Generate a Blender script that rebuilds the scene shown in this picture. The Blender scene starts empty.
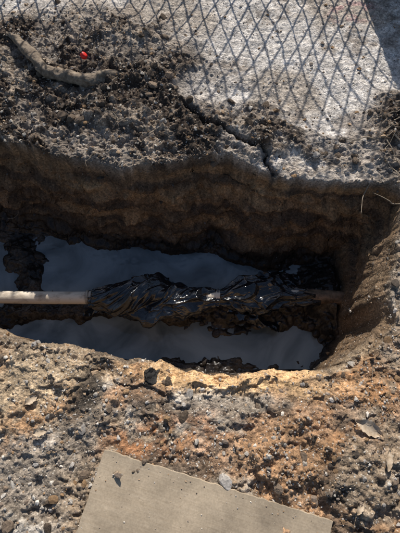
import bpy, math, random, bmesh
import numpy as np
from mathutils import Vector
rng=np.random.RandomState(7); random.seed(7)
S=bpy.context.scene
# ---------------------------------------------------------------- noise
TAB=[np.random.RandomState(100+i).rand(256,256) for i in range(8)]
def vn(x,y,s=0):
    T=TAB[s%8]; x=x+s*17.3; y=y+s*9.1
    xi=np.floor(x).astype(int); yi=np.floor(y).astype(int)
    fx=x-xi; fy=y-yi
    fx=fx*fx*fx*(fx*(fx*6-15)+10); fy=fy*fy*fy*(fy*(fy*6-15)+10)
    a=T[xi&255,yi&255]; b=T[(xi+1)&255,yi&255]; c=T[xi&255,(yi+1)&255]; d=T[(xi+1)&255,(yi+1)&255]
    return (a*(1-fx)+b*fx)*(1-fy)+(c*(1-fx)+d*fx)*fy
def fbm(x,y,f,o=4,s=0,g=0.5):
    v=0;a=1;n=0
    for i in range(o):
        v=v+a*vn(x*f,y*f,s+i); n+=a; a*=g; f*=2.03
    return v/n*2-1
def worley(x,y,f,s=0):
    x=x*f+s*5.7; y=y*f+s*3.3
    xi=np.floor(x).astype(int); yi=np.floor(y).astype(int)
    best=np.full(x.shape,9.0); hid=np.zeros(x.shape)
    A=TAB[s%8];B=TAB[(s+1)%8];Cc=TAB[(s+2)%8]
    for i in(-1,0,1):
        for j in(-1,0,1):
            cx=(xi+i);cy=(yi+j)
            px=cx+A[cx&255,cy&255]; py=cy+B[cx&255,cy&255]
            d=np.hypot(px-x,py-y); m=d<best
            best=np.where(m,d,best); hid=np.where(m,Cc[cx&255,cy&255],hid)
    return best,hid
def sst(a,b,x):
    t=np.clip((x-a)/(b-a),0,1); return t*t*(3-2*t)
# ---------------------------------------------------------------- trench outline (metres)
LIP=np.array([(-2.0,.55),(-1.5,.45),(-1.0,.39),(-.79,.355),(-.58,.30),(-.386,.262),(-.22,.24),(-.1,.195),(0,.185),(.12,.165),(.25,.175),(.38,.165),(.5,.175),(.60,.20),
 (.70,.29),(.775,.40),(.81,.55),(.84,.70),(.87,.85),(.91,.97),(.86,1.04),(.7,1.06),(.55,1.05),(.40,1.06),(.30,1.10),(.165,1.19),(.05,1.21),
 (-.05,1.17),(-.2,1.14),(-.37,1.15),(-.55,1.16),(-.66,1.19),(-.8,1.24),(-.955,1.275),(-1.3,1.31),(-1.7,1.28),(-2.05,1.05)])
def segd(x,y,P,closed=True):
    D=np.full(x.shape,99.0); n=len(P)
    for i in range(n if closed else n-1):
        ax,ay=P[i];bx,by=P[(i+1)%n]
        vx,vy=bx-ax,by-ay
        t=np.clip(((x-ax)*vx+(y-ay)*vy)/(vx*vx+vy*vy),0,1)
        D=np.minimum(D,np.hypot(x-ax-t*vx,y-ay-t*vy))
    return D
def inside(x,y,P):
    r=np.zeros(x.shape,bool); n=len(P)
    for i in range(n):
        ax,ay=P[i];bx,by=P[(i+1)%n]
        c=((ay>y)!=(by>y))
        r^=c&(x<(bx-ax)*(y-ay)/((by-ay)+1e-12)+ax)
    return r
def blob(x,y,cx,cy,rx,ry,a=0,soft=.35):
    c,s=math.cos(a),math.sin(a)
    u=((x-cx)*c+(y-cy)*s)/rx; v=(-(x-cx)*s+(y-cy)*c)/ry
    return 1-sst(1-soft,1+soft,np.hypot(u,v))
CRACK=[(-.06,1.50),(-.025,1.44),(.05,1.385),(.12,1.345),(.2,1.30),(.262,1.245),(.31,1.19),(.336,1.10)]
WATER=-.555
def terrain(x,y):
    g3=fbm(x,y,22,3,3); g4=fbm(x,y,22,3,4)
    wx=x+.035*fbm(x,y,5,3,1)+.011*g3; wy=y+.035*fbm(x,y,5,3,2)+.011*g4
    d=segd(wx,wy,LIP); d=np.where(inside(wx,wy,LIP),d,-d)
    far=sst(.5,1.0,y)
    right=sst(.5,.75,x)
    ledge=sst(-.25,-.12,x)*sst(.55,.42,x)          # broken sandy ledge mid-way along the near edge
    w=.075+.045*ledge+.125*far+.02*right*(1-far)
    t=np.clip(d/w,0,1)
    profF=np.interp(t,[0,.06,.2,.45,.55,.8,1.0],[0,.13,.27,.60,.68,.93,1.0])
    profN=np.interp(t,[0,.06,.32,.45,.8,1.0],[0,.05,.11,.36,.88,1.0])
    prof=profN*(1-far)+profF*far
    H=.56
    h=-H*prof
    near=(1-far)
    h=h-near*.02*sst(.12,0.0,-d)*(1-prof)
    ins=(d>0).astype(float)
    floor=sst(.75,1.0,t)
    out=1-sst(-.01,.03,d)
    soilTL=blob(wx,wy,-.75,1.75,.72,.42,0,.35)
    band=np.maximum(blob(wx,wy,-.5,1.32,.78,.24,.0,.4),blob(wx,wy,.05,1.30,.22,.14,-.25,.5)*.8)
    soilR=blob(wx,wy,1.05,1.25,.26,.30,0,.4)
    patch=sst(.15,.4,fbm(x,y,3.6,4,6))*sst(1.9,1.35,y)*.6
    loose=np.clip(soilTL+band*.85+soilR+patch,0,1)
    loose=loose*(.55+.45*sst(-.3,.2,fbm(x,y,5,3,7)))
    nearrough=np.maximum(sst(.5,.35,y),sst(.72,.82,x)*sst(1.05,.9,y))
    pave=sst(1.02,1.12,y)*(1-loose)
    w1,i1=worley(x+.01*fbm(x,y,30,2,5),y+.01*fbm(x,y,30,2,6),19,1)
    w2,i2=worley(x,y,42,3)
    w3,i3=worley(x,y,85,5)
    cl=np.clip(.62-w1,0,1)*i1; c2=np.clip(.6-w2,0,1)*i2; c3=np.clip(.6-w3,0,1)*i3
    h=h+out*(.035*loose*(1+fbm(x,y,4,3,2)))
    h=h+out*.014*fbm(x,y,3,3,4)
    lipz=sst(-.35,-.02,d)*(1-nearrough)
    amp=out*(.10+.85*loose+.30*nearrough+.28*lipz)
    h=h+amp*(cl*.050+c2*.032+c3*.014+.018*fbm(x,y,14,4,5,.6))
    h=h+out*(.0040*fbm(x,y,60,3,3,.7)+.006*fbm(x,y,20,3,1))
    cr=sst(.02,.07,fbm(x,y*1.3,4.2,5,6,.6)+.02)
    cr2=sst(.0,.05,fbm(x,y,6.5,5,2,.6)+.05)
    h=h+out*nearrough*(.012*cr+.007*cr2)
    h=h+out*lipz*(1-loose)*.012*cr2
    dc=segd(x+.03*fbm(x,y,14,4,6),y+.03*fbm(x,y,14,4,7),CRACK,False)
    cw=.006+.010*(vn(x*9,y*9,4))
    h=h-out*.035*np.exp(-(dc/cw)**2)+out*.012*np.exp(-((dc-.035)/.03)**2)
    wall=ins*(1-floor)
    h=h+wall*(.45+.55*far)*(.035*fbm(x,y,9,4,2,.6)+cl*.05+c2*.035)+wall*near*(.016*fbm(x,y,24,4,5,.65)+c3*.02)
    m=.022*fbm(x,y,5,3,3)+.014*fbm(x,y,18,3,5)+.007*fbm(x,y,50,3,2)
    px=x+.06*fbm(x,y,7,3,4)+.025*g3; py=y+.04*fbm(x,y,7,3,6)+.018*g4
    p=np.maximum.reduce([blob(px,py,-.37,.86,.56,.14,-.06,.5),blob(px,py,0,.79,.28,.08,-.1,.5),blob(px,py,-.50,.445,.50,.10,-.02,.5),
        .9*blob(px,py,.43,.43,.16,.065,.1,.7),.75*blob(px,py,.05,.43,.2,.05,.0,.8),blob(px,py,-1.4,.8,.4,.2,0,.3)])
    h=h+floor*(.012+m)-floor*p*.085
    h=h+floor*.12*blob(px,py,.74,.66,.16,.20,0,.6)+floor*.055*blob(px,py,-1.0,.87,.14,.12,0,.5)
    h=h+floor*.035*blob(px,py,.30,.62,.5,.06,0,.6)+floor*.02*blob(px,py,-.8,.63,.6,.04,0,.6)
    Z=dict(d=d,ins=ins,floor=floor,wall=wall,out=out,loose=loose,near=nearrough,pave=pave,i1=i1,i2=i2,cr2=cr2,dc=dc,cw=cw,wx=wx,wy=wy,far=far,prof=prof,lipz=lipz,ledge=ledge)
    return h,Z
def axis(parts,growlo,growhi):
    a=[parts[0][0]]
    for lo,hi,st in parts:
        n=int(round((hi-lo)/st)); a+=list(lo+(hi-lo)*np.arange(1,n+1)/n)
    st=.012; v=a[0]; lo=[]
    while v>growlo: v-=st; st*=1.28; lo.append(v)
    st=.012; v=a[-1]; hi=[]
    while v<growhi: v+=st; st*=1.28; hi.append(v)
    return np.array(lo[::-1]+a+hi)
X=axis([(-1.25,.62,.0040),(.62,.95,.003),(.95,1.25,.0045)],-400,400)
Y=axis([(-.42,.12,.0036),(.12,.40,.0026),(.40,.95,.0045),(.95,1.32,.0024),(1.32,2.45,.0040)],-400,400)
GX,GY=np.meshgrid(X,Y)
Hh,Z=terrain(GX,GY)
Hh=Hh*(1-sst(3,8,np.hypot(GX,GY-1)))
dw=Z['wall']*(.3+.7*Z['far'])*sst(.0,.035,Z['d'])
VX=GX+dw*.028*fbm(GX,Hh*1.6,11,4,3,.6)
VY=GY+dw*(.055*fbm(GX,Hh*1.8,9,4,1,.6)+.014*fbm(GX*.4,Hh*3,22,3,4))
ny,nx=GX.shape
def gi(x,y): return np.clip(np.searchsorted(Y,y),0,ny-1),np.clip(np.searchsorted(X,x),0,nx-1)
def hz(x,y): return Hh[gi(x,y)]
def h1(x,y): return float(Hh[gi(x,y)])
def attr(x,y,k): return Z[k][gi(x,y)]
def mesh_np(name,V,F,mat,smooth=True,col=None):
    me=bpy.data.meshes.new(name)
    V=np.asarray(V,dtype=np.float32); F=np.asarray(F,dtype=np.int32)
    k=F.shape[1]
    me.vertices.add(len(V)); me.vertices.foreach_set('co',V.ravel())
    me.loops.add(F.size); me.loops.foreach_set('vertex_index',F.ravel())
    me.polygons.add(len(F)); me.polygons.foreach_set('loop_start',np.arange(0,F.size,k,dtype=np.int32))
    try: me.polygons.foreach_set('loop_total',np.full(len(F),k,dtype=np.int32))
    except Exception: pass
    me.polygons.foreach_set('use_smooth',np.full(len(F),smooth))
    me.update(calc_edges=True)
    if col is not None:
        a=me.color_attributes.new('tint','FLOAT_COLOR','POINT'); a.data.foreach_set('color',np.asarray(col,dtype=np.float32).ravel())
    if mat: me.materials.append(mat)
    o=bpy.data.objects.new(name,me); S.collection.objects.link(o); return o
# ---------------------------------------------------------------- colours
def C(r,g,b): return np.array([r,g,b])
x,y=GX,GY
n1=fbm(x,y,3,4,2); n2=fbm(x,y,9,4,4); n3=fbm(x,y,28,3,6)
def mixc(a,b,m): return a*(1-m[...,None])+b*m[...,None]
B0=np.zeros(GX.shape+(3,))
base=B0+C(.30,.245,.195)
base=mixc(base,C(.63,.585,.54),Z['pave'])
base=mixc(base,C(.40,.34,.28),Z['pave']*sst(-.05,.35,n1)*.85)
base=mixc(base,C(.40,.33,.265),Z['pave']*Z['lipz']*sst(-.35,.25,n2)*.85)
base=mixc(base,C(.20,.155,.12),Z['pave']*sst(.12,.42,fbm(x,y,5.5,5,1,.6))*.7)
soil=mixc(B0+C(.070,.050,.037),C(.34,.275,.215),sst(-.08,.45,n2+.5*n3)*.9)
base=mixc(base,soil,np.clip(Z['loose']*1.25,0,1))
base=mixc(base,C(.55,.22,.25),blob(x,y,.86,2.2,.13,.08,.2,.6)*sst(-.1,.4,n3)*.5)
nr=Z['near']
grey=mixc(B0+C(.30,.25,.20),C(.55,.49,.42),sst(-.1,.4,n2)*Z['cr2'])
base=mixc(base,grey,nr)
base=mixc(base,C(.29,.215,.145),nr*sst(-.12,.2,fbm(x,y,2.2,4,5))*.8)
base=mixc(base,C(.54,.41,.27),nr*blob(Z['wx'],Z['wy'],-.70,.15,.32,.12,.1,.5)*.8)
base=mixc(base,C(.48,.21,.085),nr*blob(Z['wx'],Z['wy'],-.12,-.01,.20,.07,.1,.8)*sst(-.35,.25,n3)*.9)
base=mixc(base,C(.44,.23,.11),nr*blob(Z['wx'],Z['wy'],.63,.12,.22,.12,.5,.8)*sst(-.3,.3,n3)*.75)
base=mixc(base,C(.44,.24,.115),nr*blob(Z['wx'],Z['wy'],-.60,.05,.16,.06,.5,.8)*sst(-.3,.3,n3)*.7)
base=mixc(base,C(.42,.22,.10),nr*sst(.22,.4,fbm(x,y,3.3,4,3))*.6)
base=mixc(base,C(.11,.088,.068),nr*sst(.17,.4,fbm(x,y,6,4,1))*.7)
base=mixc(base,C(.045,.038,.032),nr*blob(Z['wx'],Z['wy'],-.42,.17,.06,.13,-.5,.6)*.9)
sandm=blob(x+.03*n2,y+.03*n2,.10,.195,.38,.05,-.08,.6)*sst(-.5,.1,n3*.6+n2)
base=mixc(base,C(.68,.45,.24),sandm*(1-Z['floor'])*.9)
strat=fbm(x*.35,Hh*3.2,6,4,3)
wallc=mixc(B0+C(.23,.145,.08),C(.10,.068,.045),sst(-.2,.25,strat))
wallc=mixc(wallc,C(.36,.225,.115),sst(.12,.42,fbm(x*.6,Hh*3,5,4,6))*.75)
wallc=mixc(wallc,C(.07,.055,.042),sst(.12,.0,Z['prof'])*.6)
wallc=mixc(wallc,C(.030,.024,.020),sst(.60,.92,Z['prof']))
nw=(1-Z['far'])*sst(.6,.08,Z['prof'])
wallc=mixc(wallc,mixc(B0+C(.17,.13,.095),C(.38,.285,.19),sst(-.3,.4,n2+n3*.5)),nw)
wallc=mixc(wallc,C(.66,.43,.23),nw*Z['ledge']*sst(-.45,.1,n2+.5*n3))
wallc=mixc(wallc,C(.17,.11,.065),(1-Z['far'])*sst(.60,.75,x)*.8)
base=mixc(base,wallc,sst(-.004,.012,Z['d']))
mud=mixc(B0+C(.024,.020,.018),C(.068,.053,.040),sst(-.1,.45,n2+n3*.4))
base=mixc(base,mud,Z['floor'])
base=mixc(base,C(.035,.03,.025),Z['out']*np.exp(-(Z['dc']/(Z['cw']*1.2))**2)*.85)
base*= (0.76+.48*Z['i2'])[...,None]*(0.88+.24*Z['i1'])[...,None]
wet=np.clip(Z['floor']*1.0+Z['wall']*Z['far']*.35+Z['wall']*.6*sst(.6,.95,Z['prof']),0,1)
col=np.dstack([np.clip(base,0,.9),wet])
# ---------------------------------------------------------------- materials
def mat(name):
    m=bpy.data.materials.new(name); m.use_nodes=True; n=m.node_tree.nodes; l=m.node_tree.links
    return m,n,l,n['Principled BSDF']
def simple(name,c1,c2,scale=20,rough=.8,bump=.3,dist=.003,spec=.3,stretch=None,metal=0,p0=.35,p1=.65):
    m,n,l,b=mat(name)
    tc=n.new('ShaderNodeTexCoord'); mp=n.new('ShaderNodeMapping'); l.new(tc.outputs['Object'],mp.inputs[0])
    if stretch: mp.inputs['Scale'].default_value=stretch
    t=n.new('ShaderNodeTexNoise'); t.inputs['Scale'].default_value=scale; t.inputs['Detail'].default_value=6; t.inputs['Roughness'].default_value=.65
    l.new(mp.outputs[0],t.inputs['Vector'])
    r=n.new('ShaderNodeValToRGB'); r.color_ramp.elements[0].color=(*c1,1); r.color_ramp.elements[1].color=(*c2,1)
    r.color_ramp.elements[0].position=p0; r.color_ramp.elements[1].position=p1
    l.new(t.outputs['Fac'],r.inputs[0]); l.new(r.outputs[0],b.inputs['Base Color'])
    bp=n.new('ShaderNodeBump'); bp.inputs['Strength'].default_value=bump; bp.inputs['Distance'].default_value=dist
    l.new(t.outputs['Fac'],bp.inputs['Height']); l.new(bp.outputs[0],b.inputs['Normal'])
    b.inputs['Roughness'].default_value=rough; b.inputs['Specular IOR Level'].default_value=spec; b.inputs['Metallic'].default_value=metal
    return m
def ground_mat():
    m,n,l,b=mat('earth')
    a=n.new('ShaderNodeAttribute'); a.attribute_name='tint'
    tc=n.new('ShaderNodeTexCoord')
    t=n.new('ShaderNodeTexNoise'); t.inputs['Scale'].default_value=100; t.inputs['Detail'].default_value=4; t.inputs['Roughness'].default_value=.75
    l.new(tc.outputs['Object'],t.inputs['Vector'])
    v=n.new('ShaderNodeTexVoronoi'); v.inputs['Scale'].default_value=150; l.new(tc.outputs['Object'],v.inputs['Vector'])
    def ramp(src,p0,p1,c0,c1):
        r=n.new('ShaderNodeMapRange'); r.inputs['From Min'].default_value=p0; r.inputs['From Max'].default_value=p1
        r.inputs['To Min'].default_value=c0; r.inputs['To Max'].default_value=c1; l.new(src,r.inputs['Value']); return r.outputs[0]
    def mth(op,p,q):
        k=n.new('ShaderNodeMath'); k.operation=op
        for i,s in enumerate((p,q)):
            if isinstance(s,(int,float)): k.inputs[i].default_value=s
            else: l.new(s,k.inputs[i])
        return k.outputs[0]
    sp=n.new('ShaderNodeSeparateColor'); l.new(v.outputs['Color'],sp.inputs[0])
    f=mth('MULTIPLY',ramp(t.outputs['Fac'],.3,.7,.55,1.4),ramp(sp.outputs[0],0,1,.66,1.32))
    dry=ramp(a.outputs['Alpha'],0,.3,1,0)
    vm=n.new('ShaderNodeVectorMath'); vm.operation='SCALE'; l.new(a.outputs['Color'],vm.inputs[0]); l.new(f,vm.inputs['Scale'])
    chip=mth('MULTIPLY',mth('GREATER_THAN',sp.outputs[2],.93),mth('LESS_THAN',v.outputs['Distance'],.42))
    chip=mth('MULTIPLY',mth('MULTIPLY',chip,dry),.65)
    mx=n.new('ShaderNodeMix'); mx.data_type='RGBA'; l.new(chip,mx.inputs['Factor']); l.new(vm.outputs[0],mx.inputs['A']); mx.inputs['B'].default_value=(.64,.59,.51,1)
    l.new(mx.outputs['Result'],b.inputs['Base Color'])
    l.new(ramp(a.outputs['Alpha'],.4,1,.95,.2),b.inputs['Roughness'])
    b.inputs['Specular IOR Level'].default_value=.3
    hgt=mth('ADD',t.outputs['Fac'],mth('MULTIPLY',v.outputs['Distance'],-.5))
    bp=n.new('ShaderNodeBump'); bp.inputs['Distance'].default_value=.006
    l.new(ramp(a.outputs['Alpha'],.3,1,.8,.2),bp.inputs['Strength'])
    l.new(hgt,bp.inputs['Height']); l.new(bp.outputs[0],b.inputs['Normal'])
    return m
def gridf(a,b_):
    i=np.arange(a*b_).reshape(a,b_)
    return np.stack([i[:-1,:-1],i[:-1,1:],i[1:,1:],i[1:,:-1]],-1).reshape(-1,4)
mesh_np('ground',np.stack([VX.ravel(),VY.ravel(),Hh.ravel()],1),gridf(ny,nx),ground_mat(),True,col.reshape(-1,4))
# ---------------------------------------------------------------- water
m,n,l,b=mat('murky_water')
tc=n.new('ShaderNodeTexCoord'); t=n.new('ShaderNodeTexNoise'); t.inputs['Scale'].default_value=3.5; t.inputs['Detail'].default_value=6; t.inputs['Distortion'].default_value=1.4
l.new(tc.outputs['Object'],t.inputs['Vector'])
r=n.new('ShaderNodeValToRGB'); r.color_ramp.elements[0].color=(.085,.11,.125,1); r.color_ramp.elements[1].color=(.26,.305,.33,1); r.color_ramp.elements[0].position=.3; r.color_ramp.elements[1].position=.62
l.new(t.outputs['Fac'],r.inputs[0]); l.new(r.outputs[0],b.inputs['Base Color'])
b.inputs['Roughness'].default_value=.03; b.inputs['IOR'].default_value=1.36
t3=n.new('ShaderNodeTexNoise'); t3.inputs['Scale'].default_value=12; l.new(tc.outputs['Object'],t3.inputs['Vector'])
bp=n.new('ShaderNodeBump'); bp.inputs['Strength'].default_value=.35; bp.inputs['Distance'].default_value=.014; l.new(t3.outputs['Fac'],bp.inputs['Height']); l.new(bp.outputs[0],b.inputs['Normal'])
gx,gy=np.meshgrid(np.linspace(-2.1,.86,31),np.linspace(.3,1.2,10))
mesh_np('muddy_water',np.stack([gx.ravel(),gy.ravel(),np.full(310,WATER)],1),gridf(10,31),m)
# ---------------------------------------------------------------- stones
def ico(sub):
    bm=bmesh.new(); bmesh.ops.create_icosphere(bm,subdivisions=sub,radius=1)
    v=np.array([q.co[:] for q in bm.verts]); f=np.array([[q.index for q in p.verts] for p in bm.faces]); bm.free(); return v,f
I1=ico(1); I2=ico(2); I3=ico(3)
def stones(name,pts,rad,cols,I,matl,smooth,sink=.3,flat=.65,chop=8):
    v,f=I; N=len(pts); nv=len(v)
    V=np.repeat(v[None],N,0)
    if I is I1: V=V*(1+.55*(rng.rand(N,nv,1)-.5))
    for k in range(chop):
        nrm=rng.normal(size=(N,1,3)); nrm/=np.linalg.norm(nrm,axis=2,keepdims=True)
        dd=(V*nrm).sum(2,keepdims=True); lim=.42+.35*rng.rand(N,1,1)
        V=V-nrm*np.maximum(dd-lim,0)
    V=V*np.stack([.8+.7*rng.rand(N),.8+.5*rng.rand(N),flat*(.7+.6*rng.rand(N))],1)[:,None]
    a=rng.rand(N)*6.283; c,s=np.cos(a)[:,None],np.sin(a)[:,None]
    vx=V[:,:,0]*c-V[:,:,1]*s; vy=V[:,:,0]*s+V[:,:,1]*c; vz=V[:,:,2]+vx*(rng.rand(N)-.5)[:,None]*.8
    V=np.stack([vx,vy,vz],2)*rad[:,None,None]+pts[:,None]
    V[:,:,2]+=(rad*flat*(1-sink*2))[:,None]*.6
    FF=(f[None]+(np.arange(N)*nv)[:,None,None]).reshape(-1,3)
    cc=np.concatenate([np.repeat(cols[:,None],nv,1),np.zeros((N,nv,1))],2)
    return mesh_np(name,V.reshape(-1,3),FF,matl,smooth,cc.reshape(-1,4))
def stone_mat(name,rough=.9,bs=.4):
    m,n,l,b=mat(name)
    a=n.new('ShaderNodeAttribute'); a.attribute_name='tint'
    tc=n.new('ShaderNodeTexCoord'); t=n.new('ShaderNodeTexNoise'); t.inputs['Scale'].default_value=160; t.inputs['Detail'].default_value=4
    l.new(tc.outputs['Object'],t.inputs['Vector'])
    r=n.new('ShaderNodeMapRange'); r.inputs['From Min'].default_value=.3; r.inputs['From Max'].default_value=.7; r.inputs['To Min'].default_value=.6; r.inputs['To Max'].default_value=1.25
    l.new(t.outputs['Fac'],r.inputs['Value'])
    vm=n.new('ShaderNodeVectorMath'); vm.operation='SCALE'; l.new(a.outputs['Color'],vm.inputs[0]); l.new(r.outputs[0],vm.inputs['Scale']); l.new(vm.outputs[0],b.inputs['Base Color'])
    bp=n.new('ShaderNodeBump'); bp.inputs['Strength'].default_value=bs; bp.inputs['Distance'].default_value=.003; l.new(t.outputs['Fac'],bp.inputs['Height']); l.new(bp.outputs[0],b.inputs['Normal'])
    b.inputs['Roughness'].default_value=rough; b.inputs['Specular IOR Level'].default_value=.25
    return m
SM=stone_mat('stone'); CM=stone_mat('soil_clod',.98,.9)
pal=np.array([(.50,.45,.39),(.38,.31,.25),(.26,.20,.155),(.68,.62,.54),(.12,.095,.075),(.45,.32,.21),(.35,.22,.12),(.46,.42,.38)])
def scatter(N,rmin,rmax,power,dens):
    px=rng.uniform(-1.25,1.25,N); py=rng.uniform(-.4,2.45,N)
    k=rng.rand(N)<dens(px,py); px,py=px[k],py[k]
    r=rmin*(rmax/rmin)**(rng.rand(len(px))**power)
    z=hz(px,py)
    c=pal[rng.randint(0,len(pal),len(px))]*(.7+.5*rng.rand(len(px),1))
    lo=attr(px,py,'loose')[:,None]; wl=(attr(px,py,'wall')*attr(px,py,'far'))[:,None]; c=c*(1-.25*lo)*(1-.6*(wl>.05))  # far-wall stones get a darker tint, the wall's shade put into their colour
    return np.stack([px,py,z],1),r,c
def dens(px,py):
    lo=attr(px,py,'loose'); ne=attr(px,py,'near'); o=attr(px,py,'out'); w=attr(px,py,'wall')
    return np.clip(o*(.12+.60*lo+.60*ne*(.35+.65*(fbm(px,py,3,2,1)>-.1)))+w*(.06+.35*(1-attr(px,py,'far'))),0,1)
p,r_,c=scatter(40000,.0018,.0055,1.3,dens)
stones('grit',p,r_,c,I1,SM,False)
p,r_,c=scatter(6400,.005,.013,1.6,dens)
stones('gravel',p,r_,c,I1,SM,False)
p,r_,c=scatter(420,.012,.024,2.0,lambda a,b:dens(a,b)*.7)
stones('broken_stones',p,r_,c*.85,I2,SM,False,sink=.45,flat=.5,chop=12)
p,r_,c=scatter(2600,.006,.024,1.8,lambda a,b:np.clip(attr(a,b,'loose')+.18*attr(a,b,'near'),0,1)*attr(a,b,'out'))
c=np.array([(.15,.112,.082)])*(.55+1.0*rng.rand(len(p),1))
stones('soil_clods',p,r_,c,I2,CM,False,sink=.5,chop=5)
N=500; px=rng.uniform(-1.2,.85,N); py=rng.uniform(.3,1.05,N); k=(attr(px,py,'floor')>.9)&(hz(px,py)>WATER+.002); px=px[k];py=py[k]
WM=stone_mat('wet_mud',.25,.5)
stones('mud_lumps',np.stack([px,py,hz(px,py)],1),.005+.022*rng.rand(len(px))**2.5,np.array([(.045,.036,.029)])*(.6+rng.rand(len(px),1)),I2,WM,True,sink=.5,chop=5)
v,f=I3; w_=v.copy()
for k in range(14):
    nrm=rng.normal(size=3); nrm/=np.linalg.norm(nrm); dd=w_@nrm; w_-=np.maximum(dd-rng.uniform(.45,.8),0)[:,None]*nrm
nn=fbm(v[:,0]+v[:,2]*.7,v[:,1]+v[:,2]*.5,2.6,4,3)
V=w_*(1+.45*nn[:,None])*np.array([.040,.040,.030])+np.array([-.19,.205,h1(-.19,.205)+.012])
mesh_np('asphalt_lump',V,f,simple('tar',(.012,.011,.011),(.035,.032,.03),70,.6,.9,.006),False)
# ---------------------------------------------------------------- tubes
def tube(path,rad,seg=16,noise=0,fr=30,cap=True):
    path=np.array(path,float); N=len(path)
    T=np.gradient(path,axis=0); T/=np.linalg.norm(T,axis=1,keepdims=True)+1e-9
    up=np.array([0,0,1.0]); V=[]
    for i in range(N):
        s=np.cross(T[i],up)
        if np.linalg.norm(s)<1e-3: s=np.array([1.0,0,0])
        s/=np.linalg.norm(s); u=np.cross(s,T[i])
        for j in range(seg):
            a=2*math.pi*j/seg
            V.append(path[i]+rad[i]*(math.cos(a)*s+math.sin(a)*u))
    V=np.array(V)
    if noise:
        c=np.repeat(path,seg,0); k=1+noise*fbm(V[:,0]+V[:,2],V[:,1]+V[:,2]*1.3,fr,4,2)
        V=c+(V-c)*k[:,None]
    F=[]
    for i in range(N-1):
        for j in range(seg):
            F.append([i*seg+j,i*seg+(j+1)%seg,(i+1)*seg+(j+1)%seg,(i+1)*seg+j])
    if cap:
        for i in (0,N-1):
            V=np.vstack([V,path[i]]); c=len(V)-1
            for j in range(seg): F.append([i*seg+j,i*seg+(j+1)%seg,c,c])
    return V,F
def pymesh(name,V,F,m,parent=None,smooth=True):
    me=bpy.data.meshes.new(name); me.from_pydata([tuple(q) for q in V],[],[list(dict.fromkeys(f)) for f in F]); me.update()
    for p in me.polygons: p.use_smooth=smooth
    me.materials.append(m); o=bpy.data.objects.new(name,me); S.collection.objects.link(o)
    if parent: o.parent=parent
    return o
def smoothpath(P,n):
    P=np.array(P,float); t=np.linspace(0,len(P)-1,n); out=[]
    for q in t:
        i=min(int(q),len(P)-2); f=q-i
        p0=P[max(i-1,0)];p1=P[i];p2=P[i+1];p3=P[min(i+2,len(P)-1)]
        out.append(.5*((2*p1)+(-p0+p2)*f+(2*p0-5*p1+4*p2-p3)*f*f+(-p0+3*p1-3*p2+p3)*f**3))
    return np.array(out)
# water pipe
PY,PZ=.637,-.390
pipe=bpy.data.objects.new('water_pipe',None); S.collection.objects.link(pipe)
pm=simple('pipe_coating',(.24,.18,.125),(.70,.61,.50),9,.6,.3,.002,.4,(1,2,2),0,.28,.5)
def pz(xs): return PZ+.003*np.sin(xs*2)-.045*sst(.5,.85,xs)
xs=np.linspace(-2.2,.5,140); P=np.stack([xs,PY+.004*np.sin(xs*3),pz(xs)],1)
V,F=tube(P,np.full(140,.032),32,.015,12); pymesh('barrel',V,F,pm,pipe)
xs=np.linspace(.5,1.05,60); P=np.stack([xs,PY+.004*np.sin(xs*3),pz(xs)],1)
mudc=simple('mud_coated_pipe',(.06,.045,.032),(.30,.20,.13),25,.6,.8,.006,.3)
V,F=tube(P,np.full(60,.034),32,.18,22); pymesh('muddy_barrel_end',V,F,mudc,pipe)
mm=simple('coupling_metal',(.20,.17,.14),(.45,.40,.33),40,.45,.3,.002,.5)
for k,xx in enumerate((-.570,-.553,-.536)):
    V,F=tube([(xx-.006,PY,PZ),(xx-.0059,PY,PZ),(xx+.0059,PY,PZ),(xx+.006,PY,PZ)],[.033,.036,.036,.033],32); pymesh('collar_%d'%(k+1),V,F,mm,pipe)
# black plastic wrap: two bunched bags tied on the pipe
A=520;B=320
uu=np.linspace(0,1,A); th=np.linspace(0,2*math.pi,B,endpoint=False)
U,TH=np.meshgrid(uu,th,indexing='ij'); XW=-.56+1.17*U
env=np.interp(XW,[-.56,-.53,-.47,-.40,-.33,-.24,-.14,-.06,.01,.06,.09,.12,.16,.22,.29,.36,.42,.47,.53,.58,.61],
    [.036,.044,.058,.072,.094,.106,.098,.076,.056,.041,.036,.038,.056,.080,.086,.076,.058,.044,.050,.042,.035])
cc,ss=np.cos(TH),np.sin(TH)
def n3d(c,s,k,sd,o=2,g=.5,el=.5,slant=0):
    return fbm(XW*k*el+s*.08*k*.8+5,c*.08*k+s*.08*k*.55+XW*k*slant,1,o,sd,g)
tw=TH+XW*4*np.where(XW<.1,1,-1)
c2,s2=np.cos(tw),np.sin(tw)
wx1=n3d(c2,s2,13,1)
crease=lambda q,p:(1-np.abs(q))**p
a1=n3d(c2+.25*wx1,s2,16,2,1,.45,.4,.25)
a2=n3d(c2,s2+.3*wx1,24,4,1,.45,.6,-.35)
a3=n3d(c2,s2,48,6,1,.5,.5,.2)
wr=env*(1+.30*wx1)+(env/.08)*(.030*(crease(a1*1.5,1).clip(0,1)-.5)+.017*(crease(a2*1.5,1).clip(0,1)-.5)+.005*(crease(a3*1.5,1).clip(0,1)-.5))
g=np.exp(-((XW-.09)/.045)**2)+np.exp(-((XW+.545)/.03)**2)+.7*np.exp(-((XW-.48)/.03)**2)+np.exp(-((XW-.60)/.02)**2)
wr=wr+g*.004*np.sin(TH*11+XW*22+2*wx1)
for xc in (-.548,.083,.098,.482): wr=wr-.006*np.exp(-((XW-xc)/.004)**2)
wr=np.maximum(wr,.034)
sag=-.045*sst(.5,.85,XW)
WY=PY+cc*wr*1.02-.004+.015*np.sin(XW*6)*np.clip((env-.036)/.02,0,1); WZ=PZ+ss*wr*.80*(np.where(ss<0,.95,1))+.002+sag
pl,n,l,b=mat('black_plastic')
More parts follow.
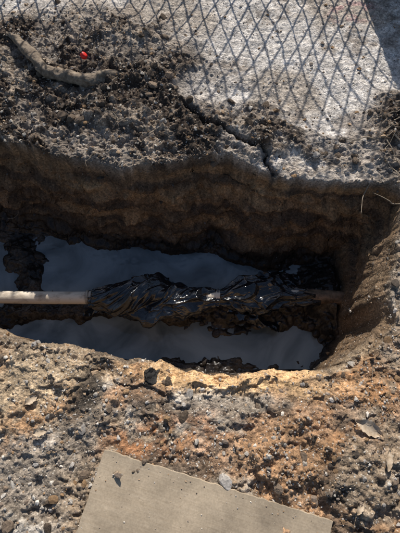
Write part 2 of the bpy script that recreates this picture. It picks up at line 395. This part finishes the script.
b.inputs['Base Color'].default_value=(.007,.009,.013,1); b.inputs['Roughness'].default_value=.2; b.inputs['IOR'].default_value=1.5
b.inputs['Specular IOR Level'].default_value=.9
tc=n.new('ShaderNodeTexCoord'); mp=n.new('ShaderNodeMapping'); mp.inputs['Scale'].default_value=(1,1.6,1.6); mp.inputs['Rotation'].default_value=(0,0,.5); l.new(tc.outputs['Object'],mp.inputs[0])
t=n.new('ShaderNodeTexNoise'); t.inputs['Scale'].default_value=17; t.inputs['Detail'].default_value=3; t.inputs['Distortion'].default_value=1.2; l.new(mp.outputs[0],t.inputs['Vector'])
bp=n.new('ShaderNodeBump'); bp.inputs['Strength'].default_value=.5; bp.inputs['Distance'].default_value=.012; l.new(t.outputs['Fac'],bp.inputs['Height']); l.new(bp.outputs[0],b.inputs['Normal'])
ii=np.arange(A*B).reshape(A,B); jj=np.roll(ii,-1,1)
WF=np.stack([ii[:-1],jj[:-1],jj[1:],ii[1:]],-1).reshape(-1,4)[:, ::-1]
wrap=mesh_np('plastic_wrap',np.stack([XW,WY,WZ],-1).reshape(-1,3),WF,pl); wrap.parent=pipe
def flap(name,pts,w0,w1,seed):
    P=smoothpath(pts,60); T=np.gradient(P,axis=0); T/=np.linalg.norm(T,axis=1,keepdims=True)
    s=np.cross(T,[0,0,1]); V=[];W=34
    for i in range(60):
        w=w0+(w1-w0)*i/59
        for j in range(W):
            q=(j/(W-1)-.5)
            V.append(P[i]+s[i]*q*w*(1+.25*math.sin(i*.35+seed)+.1*math.sin(i*1.1)))
    V=np.array(V); V[:,2]+=.020*fbm(V[:,0],V[:,1],20,2,seed)+.022*(1-np.abs(fbm(V[:,0]+V[:,1],V[:,1]-V[:,0],14,2,seed+1)))**2
    o=mesh_np(name,V,gridf(60,W),pl); o.parent=pipe
flap('flap_1',[(.16,.60,-.42),(.22,.56,-.45),(.32,.53,-.49),(.42,.51,-.53)],.07,.05,1)
flap('flap_2',[(.18,.68,-.38),(.32,.74,-.43),(.54,.76,-.50)],.09,.06,3)
flap('flap_3',[(-.40,.62,-.38),(-.50,.585,-.43),(-.62,.575,-.52)],.09,.03,4)
flap('flap_4',[(-.34,.70,-.35),(-.26,.73,-.38),(-.16,.74,-.43)],.06,.03,5)
# ---------------------------------------------------------------- roots, sticks, leaves
rootm=simple('root_bark',(.13,.10,.075),(.34,.275,.21),45,.95,1,.008,.15,(1,1,1))
P=smoothpath([(-1.02,1.95,.045),(-.92,1.87,.060),(-.82,1.73,.068),(-.71,1.655,.068),(-.58,1.62,.062),(-.48,1.635,.06),(-.39,1.70,.03)],110)
rr=np.interp(np.linspace(0,1,110),[0,.15,.5,.85,1],[.014,.026,.033,.029,.013])
P+=.005*np.stack([np.sin(np.arange(110)*.25),np.cos(np.arange(110)*.2),0*np.arange(110)],1)
V,F=tube(P,rr,24,.5,22); pymesh('tree_root',V,F,rootm)
stm=simple('dry_twig',(.22,.17,.12),(.40,.33,.25),50,.9,.4,.002,.2)
def twigs(name,N,cx,cy,sx,sy,L,r):
    VV=[];FF=[];o=0
    for k in range(N):
        x0=cx+random.gauss(0,sx); y0=cy+random.gauss(0,sy); a=random.uniform(0,6.28); ln=L*random.uniform(.4,1.2)
        pts=[]
        for q in range(5):
            xx=x0+math.cos(a)*ln*q/4+random.gauss(0,.008); yy=y0+math.sin(a)*ln*q/4+random.gauss(0,.008)
            pts.append((xx,yy,h1(xx,yy)+.006+.012*random.random()))
        zs=max(p_[2] for p_ in pts); pts=[(p_[0],p_[1],max(p_[2],zs-.03)) for p_ in pts]
        P=smoothpath(pts,14); V,F=tube(P,np.linspace(r,r*.4,14)*random.uniform(.6,1.2),6)
        VV.append(V); FF+=[[i+o for i in f] for f in F]; o+=len(V)
    pymesh(name,np.vstack(VV),FF,stm)
twigs('twigs',24,.93,1.22,.08,.14,.18,.0030)
twigs('twigs',12,.80,.05,.25,.2,.08,.0018)
twigs('twigs',14,-.7,1.5,.3,.2,.12,.0022)
lm=simple('dry_leaf',(.36,.27,.18),(.60,.49,.37),60,.7,.3,.001,.3)
def leaf(cx,cy,L,W,a,curl):
    V=[];F=[];n_=14;m_=7
    z0=h1(cx,cy)+.012
    for i in range(n_):
        u=i/(n_-1); w=W*math.sin(math.pi*min(u*.97+.02,1))**.8*(1+.12*math.sin(i*2.1))
        for j in range(m_):
            q=j/(m_-1)*2-1; lx=(u-.5)*L; ly=q*w/2
            V.append((cx+lx*math.cos(a)-ly*math.sin(a),cy+lx*math.sin(a)+ly*math.cos(a),z0+curl*q*q+curl*.6*math.sin(u*5)+.002*math.sin(j*3+i)))
    for i in range(n_-1):
        for j in range(m_-1): F.append([i*m_+j,(i+1)*m_+j,(i+1)*m_+j+1,i*m_+j+1])
    pymesh('dry_leaf',V,F,lm)
leaf(.605,.012,.105,.05,-.5,.010)
leaf(.645,-.09,.07,.022,1.3,.006)
leaf(.53,-.235,.045,.02,.9,.004)
leaf(-.57,-.0,.05,.028,.2,.006)
leaf(-.62,.11,.05,.03,.6,.006)
redm=simple('red_plastic',(.75,.02,.012),(.9,.03,.02),30,.35,.1,.001,.5)
z0=h1(-.59,1.77)
V,F=tube([(-.597,1.775,z0+.020),(-.596,1.775,z0+.021),(-.585,1.778,z0+.034),(-.584,1.778,z0+.035)],[.014,.018,.016,.006],10,.3,90); pymesh('red_bottle_cap',V,F,redm)
# ---------------------------------------------------------------- plywood board
bd,n,l,b=mat('weathered_plywood')
tc=n.new('ShaderNodeTexCoord'); mp=n.new('ShaderNodeMapping'); mp.inputs['Scale'].default_value=(3,60,10); l.new(tc.outputs['Object'],mp.inputs[0])
t=n.new('ShaderNodeTexNoise'); t.inputs['Scale'].default_value=4; t.inputs['Detail'].default_value=7; t.inputs['Roughness'].default_value=.65; l.new(mp.outputs[0],t.inputs['Vector'])
t2=n.new('ShaderNodeTexNoise'); t2.inputs['Scale'].default_value=4; t2.inputs['Detail'].default_value=10; t2.inputs['Roughness'].default_value=.75; l.new(tc.outputs['Object'],t2.inputs['Vector'])
r=n.new('ShaderNodeValToRGB'); r.color_ramp.elements[0].color=(.37,.29,.20,1); r.color_ramp.elements[1].color=(.45,.365,.265,1); r.color_ramp.elements[0].position=.3; r.color_ramp.elements[1].position=.7
l.new(t.outputs['Fac'],r.inputs[0])
r2=n.new('ShaderNodeMapRange'); r2.inputs['From Min'].default_value=.35; r2.inputs['From Max'].default_value=.65; r2.inputs['To Min'].default_value=.60; r2.inputs['To Max'].default_value=1.18; l.new(t2.outputs['Fac'],r2.inputs['Value'])
t4=n.new('ShaderNodeTexNoise'); t4.inputs['Scale'].default_value=180; t4.inputs['Detail'].default_value=3; l.new(tc.outputs['Object'],t4.inputs['Vector'])
r4=n.new('ShaderNodeMapRange'); r4.inputs['From Min'].default_value=.3; r4.inputs['From Max'].default_value=.7; r4.inputs['To Min'].default_value=.88; r4.inputs['To Max'].default_value=1.1; l.new(t4.outputs['Fac'],r4.inputs['Value'])
mu=n.new('ShaderNodeMath'); mu.operation='MULTIPLY'; l.new(r2.outputs[0],mu.inputs[0]); l.new(r4.outputs[0],mu.inputs[1])
vm=n.new('ShaderNodeVectorMath'); vm.operation='SCALE'; l.new(r.outputs[0],vm.inputs[0]); l.new(mu.outputs[0],vm.inputs['Scale']); l.new(vm.outputs[0],b.inputs['Base Color'])
b.inputs['Roughness'].default_value=.8
bp=n.new('ShaderNodeBump'); bp.inputs['Strength'].default_value=.4; bp.inputs['Distance'].default_value=.002; l.new(t2.outputs['Fac'],bp.inputs['Height']); l.new(bp.outputs[0],b.inputs['Normal'])
L,W_=.80,1.2; NB=60; V=[];F=[]
edge=[]
for i in range(NB+1): edge.append((L*i/NB,0))
for i in range(1,NB+1): edge.append((L,-W_*i/NB))
for i in range(1,NB+1): edge.append((L-L*i/NB,-W_))
for i in range(1,NB): edge.append((0,-W_+W_*i/NB))
edge=[(a+.004*(random.random()-.5),c_+.004*(random.random()-.5)) for k,(a,c_) in enumerate(edge)]
for z_ in (0,.013,.015):
    for a,c_ in edge:
        s_=.997 if z_==.015 else 1
        V.append(((a-L/2)*s_+L/2,(c_+W_/2)*s_-W_/2,z_))
ne=len(edge)
for k in (0,1):
    for i in range(ne): F.append([k*ne+i,k*ne+(i+1)%ne,(k+1)*ne+(i+1)%ne,(k+1)*ne+i])
F.append([2*ne+i for i in range(ne)]); F.append([ne-1-i for i in range(ne)])
BA=math.atan2(-.215,.769)
o=pymesh('plywood_board',V,F,bd,None,False); o.location=(-.333,-.055,.024); o.rotation_euler=(0,math.radians(.3),BA)
N=170; bx=.8*rng.rand(N); by=-.015-.3*rng.rand(N)**2.5
ca,sa=math.cos(BA),math.sin(BA)
pts=np.stack([-.333+bx*ca-by*sa,-.055+bx*sa+by*ca,np.full(N,.0392)-bx*.005],1)
stones('dirt_crumbs',pts,.0008+.003*rng.rand(N)**3,pal[rng.randint(0,8,N)],I1,SM,False)
# ---------------------------------------------------------------- mesh fence beyond the frame
fence=bpy.data.objects.new('chain_link_fence',None); S.collection.objects.link(fence)
fm=simple('galvanised_wire',(.35,.36,.37),(.5,.5,.5),60,.5,.1,.001,.5,None,.6)
FY,FH=2.75,1.15; sp=.098; VV=[];FF=[];o_=0
def wire(p0,p1,r):
    global o_
    V,F=tube([p0,p1],[r,r],5,cap=False); VV.append(V); FF.extend([[i+o_ for i in f] for f in F]); o_+=len(V)
x0,x1=-2.6,2.6; dz=.098
rows=int(FH/dz)
def wp(xx,zz,dy=0):
    return (xx+.034*math.sin(xx*2.1+zz*4)+.014*math.sin(xx*7+zz*9),FY+.05*math.sin(xx*2.3+zz*2)*zz+dy,zz+.04*math.sin(xx*3.1))
k=x0
while k<x1:
    for r0 in range(rows):
        off=sp/2 if r0%2 else 0
        off2=0 if r0%2 else sp/2
        z1=.04+r0*dz; z2=z1+dz
        wire(wp(k+off,z1),wp(k+off2,z2),.0050)
        wire(wp(k+sp-off,z1,.004),wp(k+sp-off2,z2,.004),.0050)
    k+=sp
pymesh('mesh',np.vstack(VV),FF,fm,fence)
for i,xx in enumerate((-2.6,2.0,2.6)):
    V,F=tube([(xx,FY+.06,-.3),(xx,FY+.06,.0),(xx,FY+.06,1.22),(xx,FY+.06,1.23)],[.024,.024,.024,.012],16); pymesh('post_%d'%(i+1),V,F,fm,fence)
V=[(.93,2.42,.0),(2.1,2.42,.0),(2.15,2.66,.80),(1.10,2.66,.80)]  # added sheet, out of view, that casts the shadow in the top-right corner
V+=[(a,b_+.02,c_) for a,b_,c_ in V]; F=[[0,1,2,3],[7,6,5,4],[0,4,5,1],[1,5,6,2],[2,6,7,3],[3,7,4,0]]
pymesh('added_shadow_sheet',V,F,bd,None,False)
# ---------------------------------------------------------------- light
EL=math.radians(34); AZ=math.radians(4)
sd=Vector((math.sin(AZ)*math.cos(EL),math.cos(AZ)*math.cos(EL),math.sin(EL)))
ld=bpy.data.lights.new('sun','SUN'); ld.energy=5; ld.angle=math.radians(.5); ld.color=(1,.94,.85)
lo=bpy.data.objects.new('sun',ld); S.collection.objects.link(lo); lo.rotation_euler=(-sd).to_track_quat('-Z','Y').to_euler(); lo.location=sd*20
w=bpy.data.worlds.new('World'); S.world=w; w.use_nodes=True; n=w.node_tree.nodes; l=w.node_tree.links
sk=n.new('ShaderNodeTexSky'); sk.sky_type='NISHITA'; sk.sun_disc=False; sk.sun_elevation=EL; sk.sun_rotation=AZ
l.new(sk.outputs[0],n['Background'].inputs[0]); n['Background'].inputs[1].default_value=.085
# ---------------------------------------------------------------- camera
cd=bpy.data.cameras.new('camera'); co=bpy.data.objects.new('camera',cd); S.collection.objects.link(co)
co.location=(0,0,1.6); co.rotation_euler=(math.radians(90-68),0,0)
cd.sensor_fit='VERTICAL'; cd.angle=2*math.atan(.65); cd.clip_end=2000; cd.clip_start=.02
S.camera=co
S.view_settings.view_transform='Standard'; S.view_settings.look='None'; S.view_settings.exposure=0
